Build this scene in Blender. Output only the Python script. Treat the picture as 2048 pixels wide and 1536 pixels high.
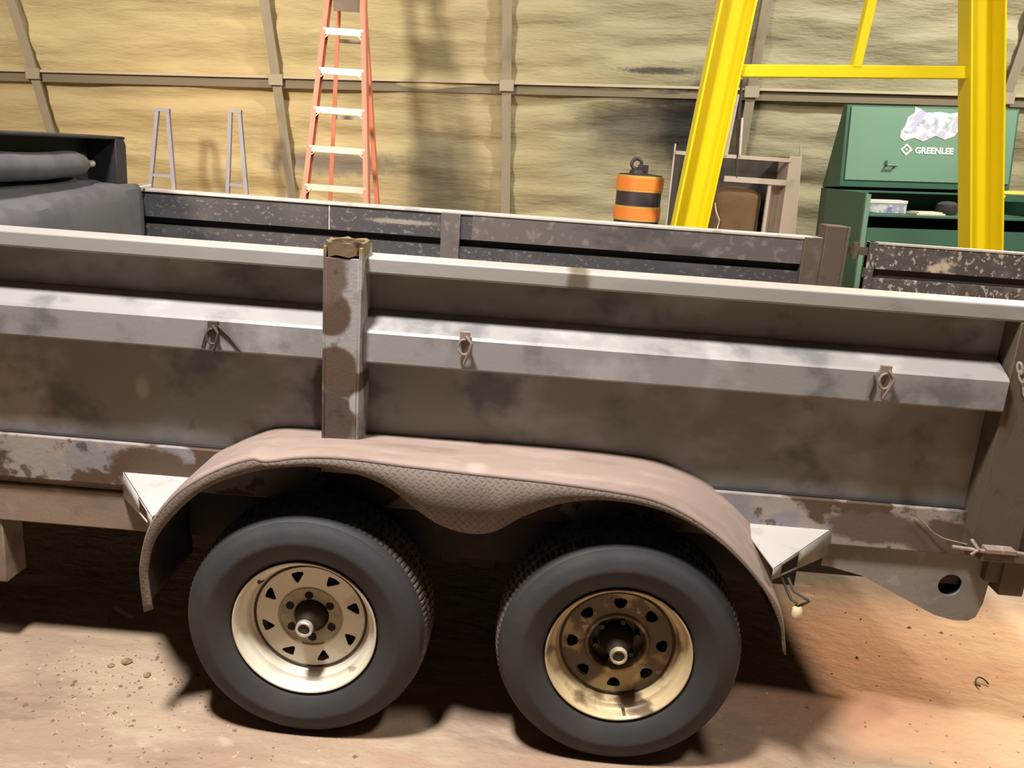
import bpy, bmesh, math, random
from mathutils import Vector, Matrix, noise
random.seed(7)
S = bpy.context.scene
COL = S.collection
for o in list(bpy.data.objects): bpy.data.objects.remove(o)

# ---------------------------------------------------------------- camera, light, exposure
cd = bpy.data.cameras.new('camera'); cam = bpy.data.objects.new('camera', cd); COL.objects.link(cam)
yw, pt, rl = [math.radians(a) for a in (1.654, 15.123, 4.03)]
fwd = Vector((-math.sin(yw)*math.cos(pt), math.cos(yw)*math.cos(pt), -math.sin(pt)))
rgt = Vector((math.cos(yw), math.sin(yw), 0)); upv = rgt.cross(fwd)
r2 = math.cos(rl)*rgt + math.sin(rl)*upv; u2 = -math.sin(rl)*rgt + math.cos(rl)*upv
m = Matrix((r2, u2, -fwd)).transposed().to_4x4(); m.translation = (.155, -2.126, 1.687)
cam.matrix_world = m
cd.sensor_width = 36; cd.sensor_fit = 'HORIZONTAL'; cd.lens = 36*1700/2048
cd.clip_start = .05; cd.clip_end = 60
S.camera = cam

W = bpy.data.worlds.new('world'); S.world = W; W.use_nodes = True
W.node_tree.nodes['Background'].inputs[0].default_value = (.5, .45, .4, 1)
W.node_tree.nodes['Background'].inputs[1].default_value = .02

def lamp(name, loc, target, power, col, size, spread=180):
    l = bpy.data.lights.new(name, 'AREA'); l.shape = 'DISK'; l.size = size; l.energy = power; l.color = col; l.spread = math.radians(spread)
    o = bpy.data.objects.new(name, l); COL.objects.link(o); o.location = loc
    o.rotation_euler = (Vector(target)-Vector(loc)).to_track_quat('-Z', 'Y').to_euler()
    return o
lamp('high_bay_lamp', (-1.0, -1.2, 5.6), (-.4, .6, 0), 112, (1, .95, .915), .6, 105)
lamp('high_bay_lamp', (-4.1, -1.4, 4.2), (-2.6, 6.5, 1.8), 108, (1, .86, .66), .9, 90)
lamp('high_bay_lamp', (2.6, -1.0, 5.6), (2.2, 1.7, .5), 92, (1, .90, .80), .6)
lamp('high_bay_lamp', (5.0, 2.6, 5.4), (1.4, 6.2, 1.7), 215, (1, .95, .80), .5)
lamp('high_bay_lamp', (3.7, 4.3, 3.7), (2.3, .8, 0), 28, (1, .60, .32), .5, 60)

S.view_settings.view_transform = 'Standard'; S.view_settings.look = 'None'
S.view_settings.exposure = 0.85; S.view_settings.gamma = 1.0
S.view_settings.use_curve_mapping = False

# ---------------------------------------------------------------- geometry helpers
class G:
    def __init__(s): s.v = []; s.f = []
    def add(s, vs, fs):
        b = len(s.v); s.v += [tuple(p) for p in vs]; s.f += [[b+i for i in f] for f in fs]; return s
    def box(s, x0, x1, y0, y1, z0, z1):
        vs = [(x, y, z) for z in (z0, z1) for y in (y0, y1) for x in (x0, x1)]
        return s.add(vs, [(0,2,3,1),(4,5,7,6),(0,1,5,4),(2,6,7,3),(0,4,6,2),(1,3,7,5)])
    def bar(s, a, b, w, h, up=(0,0,1)):
        a = Vector(a); b = Vector(b); d = (b-a).normalized(); up = Vector(up)
        sx = d.cross(up)
        if sx.length < 1e-4: sx = d.cross(Vector((0,1,0)))
        sx.normalize(); sy = sx.cross(d)
        vs = [p + sx*(w/2*i) + sy*(h/2*j) for p in (a, b) for i, j in ((-1,-1),(1,-1),(1,1),(-1,1))]
        return s.add(vs, [(0,1,2,3),(7,6,5,4),(0,4,5,1),(1,5,6,2),(2,6,7,3),(3,7,4,0)])
    def tube(s, pts, r, n=8, caps=True):
        pts = [Vector(p) for p in pts]; rs = r if isinstance(r, (list, tuple)) else [r]*len(pts)
        t0 = (pts[1]-pts[0]).normalized(); ref = Vector((0,0,1)) if abs(t0.z) < .9 else Vector((1,0,0))
        nx = t0.cross(ref).normalized(); vs = []
        for i, p in enumerate(pts):
            t = (pts[min(i+1, len(pts)-1)]-pts[max(i-1, 0)]).normalized()
            nx = (nx - t*nx.dot(t)).normalized(); ny = t.cross(nx)
            for k in range(n):
                a = 2*math.pi*k/n; vs.append(p + (nx*math.cos(a)+ny*math.sin(a))*rs[i])
        fs = [(i*n+k, i*n+(k+1)%n, (i+1)*n+(k+1)%n, (i+1)*n+k) for i in range(len(pts)-1) for k in range(n)]
        if caps: fs += [tuple(range(n))[::-1], tuple((len(pts)-1)*n+k for k in range(n))]
        return s.add(vs, fs)
    def prism(s, poly, y0, y1):                     # polygon of (x, z) swept along y
        n = len(poly); vs = [(x, y, z) for y in (y0, y1) for x, z in poly]
        return s.add(vs, [tuple(range(n)), tuple(range(2*n-1, n-1, -1))] + [(i, i+n, (i+1)%n+n, (i+1)%n) for i in range(n)])
    def prism_x(s, poly, x0, x1):                   # polygon of (y, z) swept along x
        n = len(poly); vs = [(x, y, z) for x in (x0, x1) for y, z in poly]
        return s.add(vs, [tuple(range(n)), tuple(range(2*n-1, n-1, -1))] + [(i, i+n, (i+1)%n+n, (i+1)%n) for i in range(n)])
    def strip(s, A, B):                             # quads between two polylines
        n = len(A); return s.add(list(A)+list(B), [(i, i+1, n+i+1, n+i) for i in range(n-1)])
    def lathe(s, prof, n=64, axis='Y', mod=None):   # profile of (r, h)
        vs = []
        for i, (r, h) in enumerate(prof):
            for k in range(n):
                a = 2*math.pi*k/n; rr, hh = (r, h) if mod is None else mod(i, k, r, h)
                vs.append((rr*math.cos(a), hh, rr*math.sin(a)) if axis == 'Y' else (rr*math.cos(a), rr*math.sin(a), hh))
        return s.add(vs, [(i*n+k, i*n+(k+1)%n, (i+1)*n+(k+1)%n, (i+1)*n+k) for i in range(len(prof)-1) for k in range(n)])
    def move(s, d): s.v = [(p[0]+d[0], p[1]+d[1], p[2]+d[2]) for p in s.v]; return s

def link(name, me, mat=None, parent=None):
    o = bpy.data.objects.new(name, me); COL.objects.link(o)
    if mat: me.materials.append(mat)
    if parent: o.parent = parent
    return o
def obj(name, g, mat, parent=None, bevel=0, angle=35, solid=0, recalc=True):
    me = bpy.data.meshes.new(name); me.from_pydata(g.v, [], g.f); me.update()
    if recalc:
        bm = bmesh.new(); bm.from_mesh(me); bmesh.ops.recalc_face_normals(bm, faces=bm.faces); bm.to_mesh(me); bm.free()
    me.polygons.foreach_set('use_smooth', [True]*len(me.polygons)); me.set_sharp_from_angle(angle=math.radians(angle))
    o = link(name, me, mat, parent)
    if solid:
        md = o.modifiers.new('solid', 'SOLIDIFY'); md.thickness = solid; md.offset = 0
    if bevel:
        md = o.modifiers.new('bevel', 'BEVEL'); md.width = bevel; md.segments = 2; md.limit_method = 'ANGLE'
    return o
def tag(o, label=None, cat=None, group=None, kind=None):
    for k, v in (('label', label), ('category', cat), ('group', group), ('kind', kind)):
        if v: o[k] = v
    return o
def thing(name, label, cat, loc=(0,0,0), tilt=0, group=None):
    o = bpy.data.objects.new(name, None); COL.objects.link(o); o.location = loc; o.rotation_euler = (0, tilt, 0)
    o.empty_display_size = .1
    return tag(o, label, cat, group)
def copy_tree(o, parent=None):
    c = o.copy(); COL.objects.link(c)
    if parent: c.parent = parent
    for ch in [x for x in bpy.data.objects if x.parent == o]: copy_tree(ch, c)
    return c
def catmull(pts, per=6):
    P = [Vector(p) for p in pts]; P = [2*P[0]-P[1]] + P + [2*P[-1]-P[-2]]; out = []
    for i in range(1, len(P)-2):
        for k in range(per):
            t = k/per; a, b, c, d = P[i-1:i+3]
            out.append(.5*((2*b) + (c-a)*t + (2*a-5*b+4*c-d)*t*t + (3*b-a-3*c+d)*t**3))
    return out + [P[-2]]

# ---------------------------------------------------------------- materials
def material(name, base, layers=(), rough=.6, metal=0., bump=0., bscale=60., bstretch=(1,1,1), rough_var=0., extra_bump=None, spec=None):
    """base colour, then layers over it: ('n', colour, scale, lo, hi, stretch, detail, seed, strength) a noise patch
    or ('b', colour, centre, radii, soft, wobble) one stain or painted shadow at a place on the thing"""
    M = bpy.data.materials.new(name); M.use_nodes = True; nt = M.node_tree; N = nt.nodes; L = nt.links
    bs = N['Principled BSDF']; bs.inputs['Roughness'].default_value = rough; bs.inputs['Metallic'].default_value = metal
    if spec is not None: bs.inputs['Specular IOR Level'].default_value = spec
    tc = N.new('ShaderNodeTexCoord'); co = tc.outputs['Object']
    def maths(op, a, b=None, clamp=False):
        n = N.new('ShaderNodeMath'); n.operation = op; n.use_clamp = clamp
        for i, x in enumerate((a, b)):
            if x is None: continue
            if isinstance(x, (int, float)): n.inputs[i].default_value = x
            else: L.new(x, n.inputs[i])
        return n.outputs[0]
    def mapped(loc, scale):
        n = N.new('ShaderNodeMapping'); n.vector_type = 'POINT'; L.new(co, n.inputs[0])
        n.inputs['Location'].default_value = loc; n.inputs['Scale'].default_value = scale; return n.outputs[0]
    def nz(scale, stretch=(1,1,1), detail=4, seed=0, rgh=.55):
        n = N.new('ShaderNodeTexNoise'); L.new(mapped((seed*3.7, seed*1.3, seed*2.1), stretch), n.inputs['Vector'])
        n.inputs['Scale'].default_value = scale; n.inputs['Detail'].default_value = detail; n.inputs['Roughness'].default_value = rgh
        return n.outputs['Fac']
    def ramp(x, lo, hi):
        n = N.new('ShaderNodeMapRange'); n.interpolation_type = 'SMOOTHSTEP'; L.new(x, n.inputs[0])
        n.inputs[1].default_value = lo; n.inputs[2].default_value = hi; return n.outputs[0]
    rgb = N.new('ShaderNodeRGB'); rgb.outputs[0].default_value = (*base, 1); cur = rgb.outputs[0]
    for ly in layers:
        if ly[0] == 'n':
            _, colr, sc, lo, hi, stc, det, seed, stg = ly
            f = maths('MULTIPLY', ramp(nz(sc, stc, det, seed), lo, hi), stg)
        else:
            _, colr, cen, rad, soft, wob = ly
            sub = N.new('ShaderNodeVectorMath'); sub.operation = 'SUBTRACT'; L.new(co, sub.inputs[0]); sub.inputs[1].default_value = cen
            mul = N.new('ShaderNodeVectorMath'); mul.operation = 'MULTIPLY'; L.new(sub.outputs[0], mul.inputs[0])
            mul.inputs[1].default_value = [1/r if r else 0 for r in rad]
            ln = N.new('ShaderNodeVectorMath'); ln.operation = 'LENGTH'; L.new(mul.outputs[0], ln.inputs[0])
            d = maths('ADD', ln.outputs['Value'], maths('MULTIPLY', maths('SUBTRACT', nz(1.1/min(r for r in rad if r), (1,1,1), 4, len(N)%17), .5), wob))
            f = ramp(d, 1+soft, 1-soft)
        mx = N.new('ShaderNodeMix'); mx.data_type = 'RGBA'; L.new(f, mx.inputs[0]); L.new(cur, mx.inputs[6]); mx.inputs[7].default_value = (*colr, 1)
        cur = mx.outputs[2]
    L.new(cur, bs.inputs['Base Color'])
    if rough_var:
        r = maths('ADD', maths('MULTIPLY', nz(7, (1,1,1), 4, 9), rough_var), rough-rough_var/2, True); L.new(r, bs.inputs['Roughness'])
    if bump:
        b = N.new('ShaderNodeBump'); b.inputs['Strength'].default_value = 1; b.inputs['Distance'].default_value = bump
        L.new(nz(bscale, bstretch, 5, 3, .6), b.inputs['Height']); last = b
        L.new(b.outputs[0], bs.inputs['Normal'])
    if extra_bump == 'plate':                       # raised lozenges of tread plate, two directions in a checker
        h = None
        sep = N.new('ShaderNodeSeparateXYZ'); L.new(co, sep.inputs[0])
        px = .021
        u = maths('DIVIDE', sep.outputs[0], px); v = maths('DIVIDE', maths('ADD', sep.outputs[2], sep.outputs[1]), px)
        a = maths('ADD', u, v); c = maths('SUBTRACT', u, v)
        def loz(p, q):
            fp = maths('ABSOLUTE', maths('SUBTRACT', maths('FRACT', p), .5)); fq = maths('ABSOLUTE', maths('SUBTRACT', maths('FRACT', q), .5))
            return ramp(maths('ADD', maths('POWER', maths('DIVIDE', fp, .45), 2), maths('POWER', maths('DIVIDE', fq, .16), 2)), 1, .3)
        par = maths('MODULO', maths('ADD', maths('FLOOR', a), maths('FLOOR', c)), 2)
        par = maths('ABSOLUTE', par)
        h = maths('ADD', maths('MULTIPLY', loz(a, c), par), maths('MULTIPLY', loz(c, a), maths('SUBTRACT', 1, par)))
        b2 = N.new('ShaderNodeBump'); b2.inputs['Distance'].default_value = .0018; L.new(h, b2.inputs['Height'])
        if bump: L.new(b.outputs[0], b2.inputs['Normal'])
        L.new(b2.outputs[0], bs.inputs['Normal'])
    return M

RUST = (.088, .052, .032); RUST2 = (.05, .03, .022); GREY = (.27, .255, .235); TAN = (.30, .22, .12)
X1 = (1, 1, 1)
M_primer = material('sanded primer', (.235, .225, .21), [
    ('n', (.34, .325, .305), 3.0, .52, .68, (1,1,1.5), 4, 1, .8), ('n', (.105, .105, .105), 4.2, .52, .72, (1,1,1.6), 5, 4, .75),
    ('n', (.10, .075, .055), 9, .66, .74, X1, 6, 7, .55)], rough=.5, metal=.1, bump=.0006, bscale=90, rough_var=.2)
M_panel = material('scuffed panel', (.25, .24, .21), [
    ('n', (.38, .37, .36), 3.4, .47, .64, (1,1,1.4), 4, 2, .85), ('b', (.40, .36, .32), (-1.42, .3, .87), (.13, .3, .14), .4, .9), ('n', (.09, .088, .086), 3.8, .52, .68, (1,1,1.2), 5, 6, .75), ('n', (.20, .165, .10), 1.1, .5, .66, (1,1,1.5), 4, 21, .7),
    ('b', RUST, (-.475, .3, .93), (.035, .3, .13), .25, .8),
    ('n', (.12, .085, .06), 8, .66, .75, X1, 6, 8, .5), ('b', (.42, .37, .30), (-1.03, .3, .93), (.02, .3, .035), .45, .5)], rough=.48, metal=.0, bump=.0005, bscale=70, rough_var=.2)
M_rail = material('galvanised rail', (.31, .295, .275), [
    ('n', (.16, .155, .15), 5, .56, .72, (.6,1,1), 4, 3, .6), ('n', (.40, .385, .37), 7, .5, .7, (.5,1,1), 4, 5, .6),
    ('b', (.13, .105, .07), (.25, .22, 1.35), (.03, .3, .08), .4, .6)], rough=.5, metal=.0, bump=.0004, bscale=80)
M_hat = material('worn hat rail', (.265, .257, .245), [
    ('n', (.11, .11, .115), 5.0, .49, .66, (1,1,1.2), 5, 12, .75), ('n', (.40, .39, .38), 5, .52, .7, X1, 4, 14, .7)], rough=.48, metal=.0, bump=.0004, bscale=80)
M_post = material('rust patched post', (.30, .285, .27), [
    ('n', (.16, .13, .115), 9, .52, .66, X1, 5, 2, .7), 
    ('b', RUST, (-.418, .16, 1.225), (.052, .2, .062), .12, .5), ('b', (.12, .085, .07), (-.43, .16, 1.33), (.05, .2, .075), .2, .6),
    ('b', RUST, (-.415, .16, 1.075), (.065, .2, .062), .12, .5), ('b', RUST, (-.38, .16, 1.03), (.06, .2, .04), .12, .5), ('b', (.075, .05, .04), (-.41, .16, .93), (.06, .2, .09), .2, .7),
    ('b', (.36, .345, .32), (-.345, .16, .975), (.024, .2, .032), .2, .4),
    ('b', (.22, .14, .06), (-.39, .2, 1.43), (.12, .2, .035), .2, .4), ('n', RUST2, 22, .58, .68, X1, 5, 5, .6)], rough=.75, bump=.0008, bscale=120)
M_corner = material('brown corner post', (.105, .077, .055), [
    ('n', (.17, .135, .105), 6, .52, .7, X1, 5, 3, .7), ('n', RUST2, 11, .56, .7, X1, 5, 6, .7)], rough=.65, bump=.0007, bscale=110)
M_lower = material('flaking lower rail', (.30, .26, .225), [
    ('n', (.22, .21, .22), 6, .5, .62, X1, 4, 4, .8),
    ('n', RUST, 5.5, .52, .57, (.8,1,1.1), 6, 1, 1), ('n', (.07, .04, .03), 16, .6, .66, X1, 5, 3, .8),
    ('b', RUST, (-1.0, .28, .69), (.13, .3, .055), .15, .8), ('b', (.12, .085, .065), (1.2, .28, .68), (.14, .3, .05), .15, .9),
    ('b', (.11, .075, .055), (1.42, .28, .66), (.13, .3, .06), .15, .9)], rough=.65, bump=.0011, bscale=70)
M_beam = material('dusty frame beam', (.26, .19, .135), [
    ('n', (.15, .105, .07), 7, .5, .7, (.6,1,1), 5, 3, .8), ('n', (.34, .27, .22), 9, .55, .7, X1, 5, 8, .6)], rough=.75, bump=.0009, bscale=80)
M_fender = material('dusty shaded tread plate', (.125, .09, .068), [
    ('n', (.16, .12, .095), 5, .5, .7, X1, 5, 3, .7), ('n', (.09, .06, .045), 4, .55, .72, X1, 5, 9, .7),
    ('b', (.12, .09, .07), (.015, .02, .87), (.03, .05, .05), .5, .5)], rough=.68, bump=.0006, bscale=120, extra_bump='plate')  # skirt darker than the top: its shade is partly in the colour
M_ftop = material('dusty fender top', (.275, .205, .17), [
    ('n', (.35, .275, .235), 5, .5, .7, (1,2.5,1), 5, 3, .7), ('n', (.18, .12, .095), 3, .52, .7, (1,2.5,1), 5, 9, .6),
    ('b', (.36, .29, .25), (.015, .0, .87), (.025, .03, .03), .7, .5)], rough=.7, bump=.0006, bscale=120)
M_step = material('bare step metal', (.42, .395, .375), [('n', (.29, .27, .25), 9, .55, .7, X1, 5, 3, .7)], rough=.6, metal=.0, bump=.0006, bscale=130)
M_tail = material('grey tail plate', (.23, .215, .185), [('n', (.17, .15, .12), 8, .5, .7, X1, 6, 3, .7), ('n', (.33, .32, .3), 14, .6, .7, X1, 5, 6, .5)], rough=.6, bump=.0012, bscale=60)
M_dark = material('dirty and shaded steel', (.045, .034, .028), [('n', (.08, .06, .045), 8, .5, .7, X1, 5, 3, .7)], rough=.8, bump=.001, bscale=70)
M_hole = material('black opening', (.006, .005, .005), rough=.9)
M_inner = material('scratched black liner', (.055, .052, .055), [
    ('n', (.20, .185, .18), 34, .55, .68, (1,1,1.5), 6, 3, .7), ('n', (.10, .09, .085), 6, .5, .7, (.5,1,1), 5, 5, .7),
    ('b', (.27, .24, .2), (-.6, 2.3, 1.31), (.16, .3, .012), .5, 1.2)], rough=.6, bump=.0008, bscale=90)
M_inner2 = material('worn brown liner', (.12, .10, .092), [
    ('n', (.22, .185, .17), 22, .52, .66, (1,1,1), 6, 3, .7), ('n', (.06, .055, .055), 8, .55, .7, (.5,1,1), 5, 5, .8)], rough=.6, bump=.0008, bscale=90)
M_groove = material('dark groove', (.035, .028, .027), rough=.7)
M_edge = material('bright worn edge', (.55, .50, .46), [('n', (.25, .23, .22), 8, .55, .7, X1, 4, 2, .6)], rough=.5)
M_gate = material('splattered tailgate', (.085, .075, .072), [
    ('n', (.17, .15, .14), 9, .5, .66, X1, 5, 3, .8), ('n', (.44, .39, .32), 42, .57, .62, (1,1,.8), 5, 3, .9), ('n', (.50, .44, .34), 18, .62, .66, X1, 6, 7, .9),
    ('b', (.52, .45, .34), (2.16, 2.3, 1.27), (.05, .3, .04), .6, 4.5)], rough=.6, bump=.0008, bscale=80)
M_tyre = material('tyre rubber', (.030, .028, .028), [('n', (.046, .04, .036), 5, .48, .7, X1, 5, 3, .8)], rough=.75, bump=.0006, bscale=90)
M_tread = material('dusty tread', (.085, .07, .052), [('n', (.17, .145, .12), 30, .5, .65, X1, 4, 3, .7)], rough=.8)
M_cream = material('cream wheel paint', (.66, .60, .48), [('n', (.50, .42, .29), 12, .55, .7, X1, 5, 3, .7), ('n', (.2, .14, .08), 20, .68, .74, X1, 5, 6, .6)], rough=.38, metal=.1)
M_gold = material('dirty gold wheel', (.42, .31, .14), [('n', (.075, .045, .02), 7, .40, .52, X1, 6, 3, .95), ('n', (.60, .50, .30), 14, .62, .7, X1, 5, 6, .7)], rough=.45, metal=.1)
M_goldrim = material('cream gold rim edge', (.56, .44, .25), [('n', (.14, .08, .035), 7, .56, .66, X1, 6, 5, .85), ('b', (.14, .09, .05), (.06, .02, -.17), (.06, .2, .02), .3, .8)], rough=.4, metal=.1)
M_hub = material('greasy hub', (.03, .022, .013), [('n', (.09, .065, .035), 14, .5, .7, X1, 5, 3, .8)], rough=.5, metal=.3)
M_hubl = material('cream hub', (.38, .32, .21), [('n', (.18, .13, .07), 14, .5, .7, X1, 5, 3, .8)], rough=.5)
M_steel = material('bright steel', (.62, .57, .52), rough=.35, metal=.6)
M_wire = material('thin cable', (.07, .055, .045), rough=.7)
M_plug = material('pale plug', (.75, .62, .38), rough=.5)
M_tarp = material('charcoal tarp', (.12, .115, .12), [('n', (.085, .08, .09), 6, .45, .65, X1, 5, 3, .7)], rough=.85, bump=.0007, bscale=300)
M_hood = material('black hood steel', (.028, .026, .029), [('n', (.05, .045, .05), 6, .5, .7, X1, 5, 3, .6)], rough=.6)
M_rod = material('rusty rod', (.26, .19, .155), [('n', (.42, .36, .32), 25, .55, .65, X1, 4, 3, .8)], rough=.55)
# floor and building
M_floor = material('dusty dirt floor', (.325, .225, .155), [
    ('n', (.20, .13, .09), 3.1, .53, .64, (.7,1.8,1), 7, 23, .6), ('n', (.45, .35, .25), 5.5, .54, .66, (.7,1.8,1), 7, 25, .6),
    ('n', (.43, .345, .22), .7, .5, .64, X1, 4, 17, .8), ('n', (.29, .185, .125), 2.6, .55, .7, (.5,2.4,1), 6, 19, .7),
    ('n', (.42, .31, .22), 1.1, .45, .7, (1,1.8,1), 5, 2, .8), ('n', (.33, .20, .135), 1.7, .52, .72, (1,2.2,1), 6, 5, .7),
    ('n', (.25, .165, .11), 4, .6, .75, (1,1.6,1), 6, 8, .5), ('n', (.52, .40, .30), 9, .6, .75, (1,2,1), 6, 11, .5),
    ('n', (.17, .10, .065), 55, .68, .73, X1, 4, 14, .6),
    ('b', (.30, .175, .105), (1.25, .55, 0), (.55, .42, 1), .5, .7)], rough=.85, bump=.016, bscale=14, bstretch=(1,1.5,1))  # last patch: the trailer's shadow beside the rear wheel, painted in
M_foam = material('sprayed foam', (.53, .455, .26), [
    ('n', (.60, .46, .25), .35, .4, .65, X1, 3, 2, .8), ('n', (.46, .40, .25), .6, .5, .7, (1,1,.8), 4, 5, .7),
    ('n', (.36, .295, .165), 1.4, .58, .75, (.35,1,2.6), 5, 9, .6), ('n', (.70, .57, .34), 2.2, .58, .74, (.5,1,2.5), 5, 12, .6),
    ('b', (.40, .375, .26), (2.6, 6.6, 2.0), (3.2, 4, 3.0), .7, .6),
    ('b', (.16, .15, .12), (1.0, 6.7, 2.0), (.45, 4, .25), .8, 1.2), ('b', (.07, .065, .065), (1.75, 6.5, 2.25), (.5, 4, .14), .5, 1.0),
    ('b', (.11, .10, .09), (1.2, 6.5, 2.5), (.35, 4, .03), .5, 1.0), ('b', (.20, .18, .13), (-.95, 6.7, 1.35), (.35, 4, .5), .7, 1.0),  # last patch on this line: the ladder's shadow painted on the foam
    ('b', (.22, .19, .15), (-2.0, 6.8, 1.55), (.7, 4, .12), .6, 1.0),
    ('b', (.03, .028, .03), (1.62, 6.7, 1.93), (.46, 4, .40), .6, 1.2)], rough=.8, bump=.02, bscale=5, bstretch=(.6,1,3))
M_hall = material('dark hall lining', (.16, .135, .085), [('n', (.11, .095, .06), 1.2, .5, .7, X1, 4, 3, .7)], rough=.9)
M_rib = material('pale rib steel', (.36, .31, .245), [('n', (.26, .22, .17), 3, .5, .7, (1,1,.5), 4, 3, .8)], rough=.6)
M_girt = material('pale girt steel', (.50, .43, .33), [('n', (.36, .31, .24), 2.5, .5, .7, (.4,1,1), 4, 3, .7)], rough=.6)

# ---------------------------------------------------------------- setting
TILT = -.04                                         # the hall stands level, the dirt floor falls to the right
def wall_y(z): return 7.35 - (.2*z + .035*z*z) if z > 0 else 7.35
g = G(); NX, NY = 60, 60
for j in range(NY+1):
    for i in range(NX+1): g.v.append((-9.6+19.2*i/NX, -8.2+16.4*j/NY, 0))
g.f = [(j*(NX+1)+i, j*(NX+1)+i+1, (j+1)*(NX+1)+i+1, (j+1)*(NX+1)+i) for j in range(NY) for i in range(NX)]
floor = tag(obj('floor', g, M_floor, recalc=False), kind='structure')

ZT = 4.2
g = G(); NX, NZ = 330, 96
for j in range(NZ+1):
    z = -.8 + (ZT+.8)*j/NZ
    for i in range(NX+1):
        x = -9.3+18.6*i/NX
        d = .055*(noise.fractal(Vector((x*.55, z*3.6, 1.7)), 1, 2, 4)) + .03*noise.noise(Vector((x*2.2, z*7, 5)))
        ph = z*8.5 + 2.6*noise.noise(Vector((x*.35, z*.5, 9))); d -= .075*abs(math.sin(ph))**.4*(.55+.6*noise.noise(Vector((x*.7, z*.9, 3)))) - .02; d += .02*math.sin(x*2.51+.3)
        g.v.append((x, wall_y(z)+d, z))
g.f = [(j*(NX+1)+i, j*(NX+1)+i+1, (j+1)*(NX+1)+i+1, (j+1)*(NX+1)+i) for j in range(NZ) for i in range(NX)]
wall = tag(obj('wall_back', g, M_foam, recalc=False, angle=180), kind='structure'); wall.rotation_euler = (0, TILT, 0)
for rx in (-7.4, -4.97, -2.53, -.26, 2.1, 4.5, 7.0):
    g = G(); A = []
    zs = [-.6+.25*k for k in range(20)]
    prof = ((-.045, -.10), (.045, -.10), (.045, -.08), (.012, -.08), (.012, .05), (-.012, .05), (-.012, -.08), (-.045, -.08))
    n = len(prof)
    for z in zs: g.v += [(rx+a, wall_y(z)+b, z) for a, b in prof]
    g.f = [(i*n+k, i*n+(k+1)%n, (i+1)*n+(k+1)%n, (i+1)*n+k) for i in range(len(zs)-1) for k in range(n)]
    obj('rib', g, M_rib, wall)
zg = 2.325; yg = wall_y(zg)
g = G().box(-9.2, 9.2, yg-.105, yg-.02, zg+.02, zg+.045)
gt = obj('girt', g, M_girt, wall, bevel=.004)
M_girtd = material('shaded girt web', (.20, .165, .115), [('n', (.14, .115, .08), 2.5, .5, .7, (.4,1,1), 4, 3, .7)], rough=.7)  # girt steel darkened: shade below the lit ledge put into the colour
obj('girt_web', G().box(-9.2, 9.2, yg-.06, yg-.035, zg-.065, zg+.02), M_girtd, gt)
for rx in (-4.97, -2.53, -.26, 2.1, 4.5):
    obj('girt_clip', G().box(rx-.07, rx+.07, yg-.125, yg-.10, zg-.045, zg+.06), M_rib, wall, bevel=.004)
# the rest of the hall: arch overhead, front half and ends
arch = [(wall_y(ZT), ZT), (5.0, 4.9), (4.1, 6.0), (2.8, 6.9), (1.4, 7.4), (0, 7.6)]
def sheet(name, prof, mat_):
    gg = G(); n = len(prof)
    gg.strip([(-9.3, y, z) for y, z in prof], [(9.3, y, z) for y, z in prof])
    o = tag(obj(name, gg, mat_), kind='structure'); o.rotation_euler = (0, TILT, 0); return o
sheet('ceiling', arch + [(-y, z) for y, z in arch[-2::-1]], M_hall)
sheet('wall_front', [(-wall_y(z), z) for z in (ZT, 3.4, 2.6, 1.8, .9, 0, -.8)], M_hall)
ends = [(wall_y(z), z) for z in (-.8, 0, .9, 1.8, 2.6, 3.4, ZT)] + arch[1:]
ends = ends + [(-y, z) for y, z in ends[-2::-1]]
for nm, xx in (('wall_left', -9.25), ('wall_right', 9.25)):
    o = tag(obj(nm, G().prism_x(ends, xx-.03, xx+.03), M_hall), kind='structure'); o.rotation_euler = (0, TILT, 0)

# ---------------------------------------------------------------- dump trailer
T = thing('dump_trailer', 'long grey and rust tandem-axle dump trailer with open bed filling the picture', 'trailer')
XL, XR = -2.02, 1.72                                # bed ends
YP = .30                                            # near side sheet
YF = 2.30                                           # far side inner face
# near side: sheet, top rail, hat rail
obj('side_panel', G().box(XL, XR, YP, YP+.012, .745, 1.35), M_panel, T)
obj('top_rail', G().box(XL-.05, XR+.02, .22, .335, 1.338, 1.384), M_rail, T, bevel=.006)
g = G().prism_x([(YP, 1.224), (.295, 1.224), (.205, 1.182), (.198, 1.174), (.198, 1.092), (.204, 1.086), (YP, 1.086)], XL, -.452)
g.prism_x([(YP, 1.224), (.295, 1.224), (.205, 1.182), (.198, 1.174), (.198, 1.092), (.204, 1.086), (YP, 1.086)], -.34, 1.455)
obj('hat_rail', g, M_hat, T, angle=20)
# lower rail and beams under the sheet
obj('lower_rail', G().box(XL, XR, .272, .32, .615, .757), M_lower, T, bevel=.004)
obj('seam_gap', G().box(XL, XR, .285, .31, .755, .762), M_groove, T)
g = G().box(XL-.1, -.97, .288, .34, .458, .585); g.box(XL-.1, -.97, .300, .33, .585, .62)
obj('frame_beam', g, M_beam, T, bevel=.005)
obj('frame_beam', G().box(-.97, 1.0, .292, .34, .46, .612), M_dark, T)  # stretch under the fender: its shade is put into the dark colour
obj('frame_beam', G().box(1.0, 1.5, .31, .36, .5, .62), M_dark, T)
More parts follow.
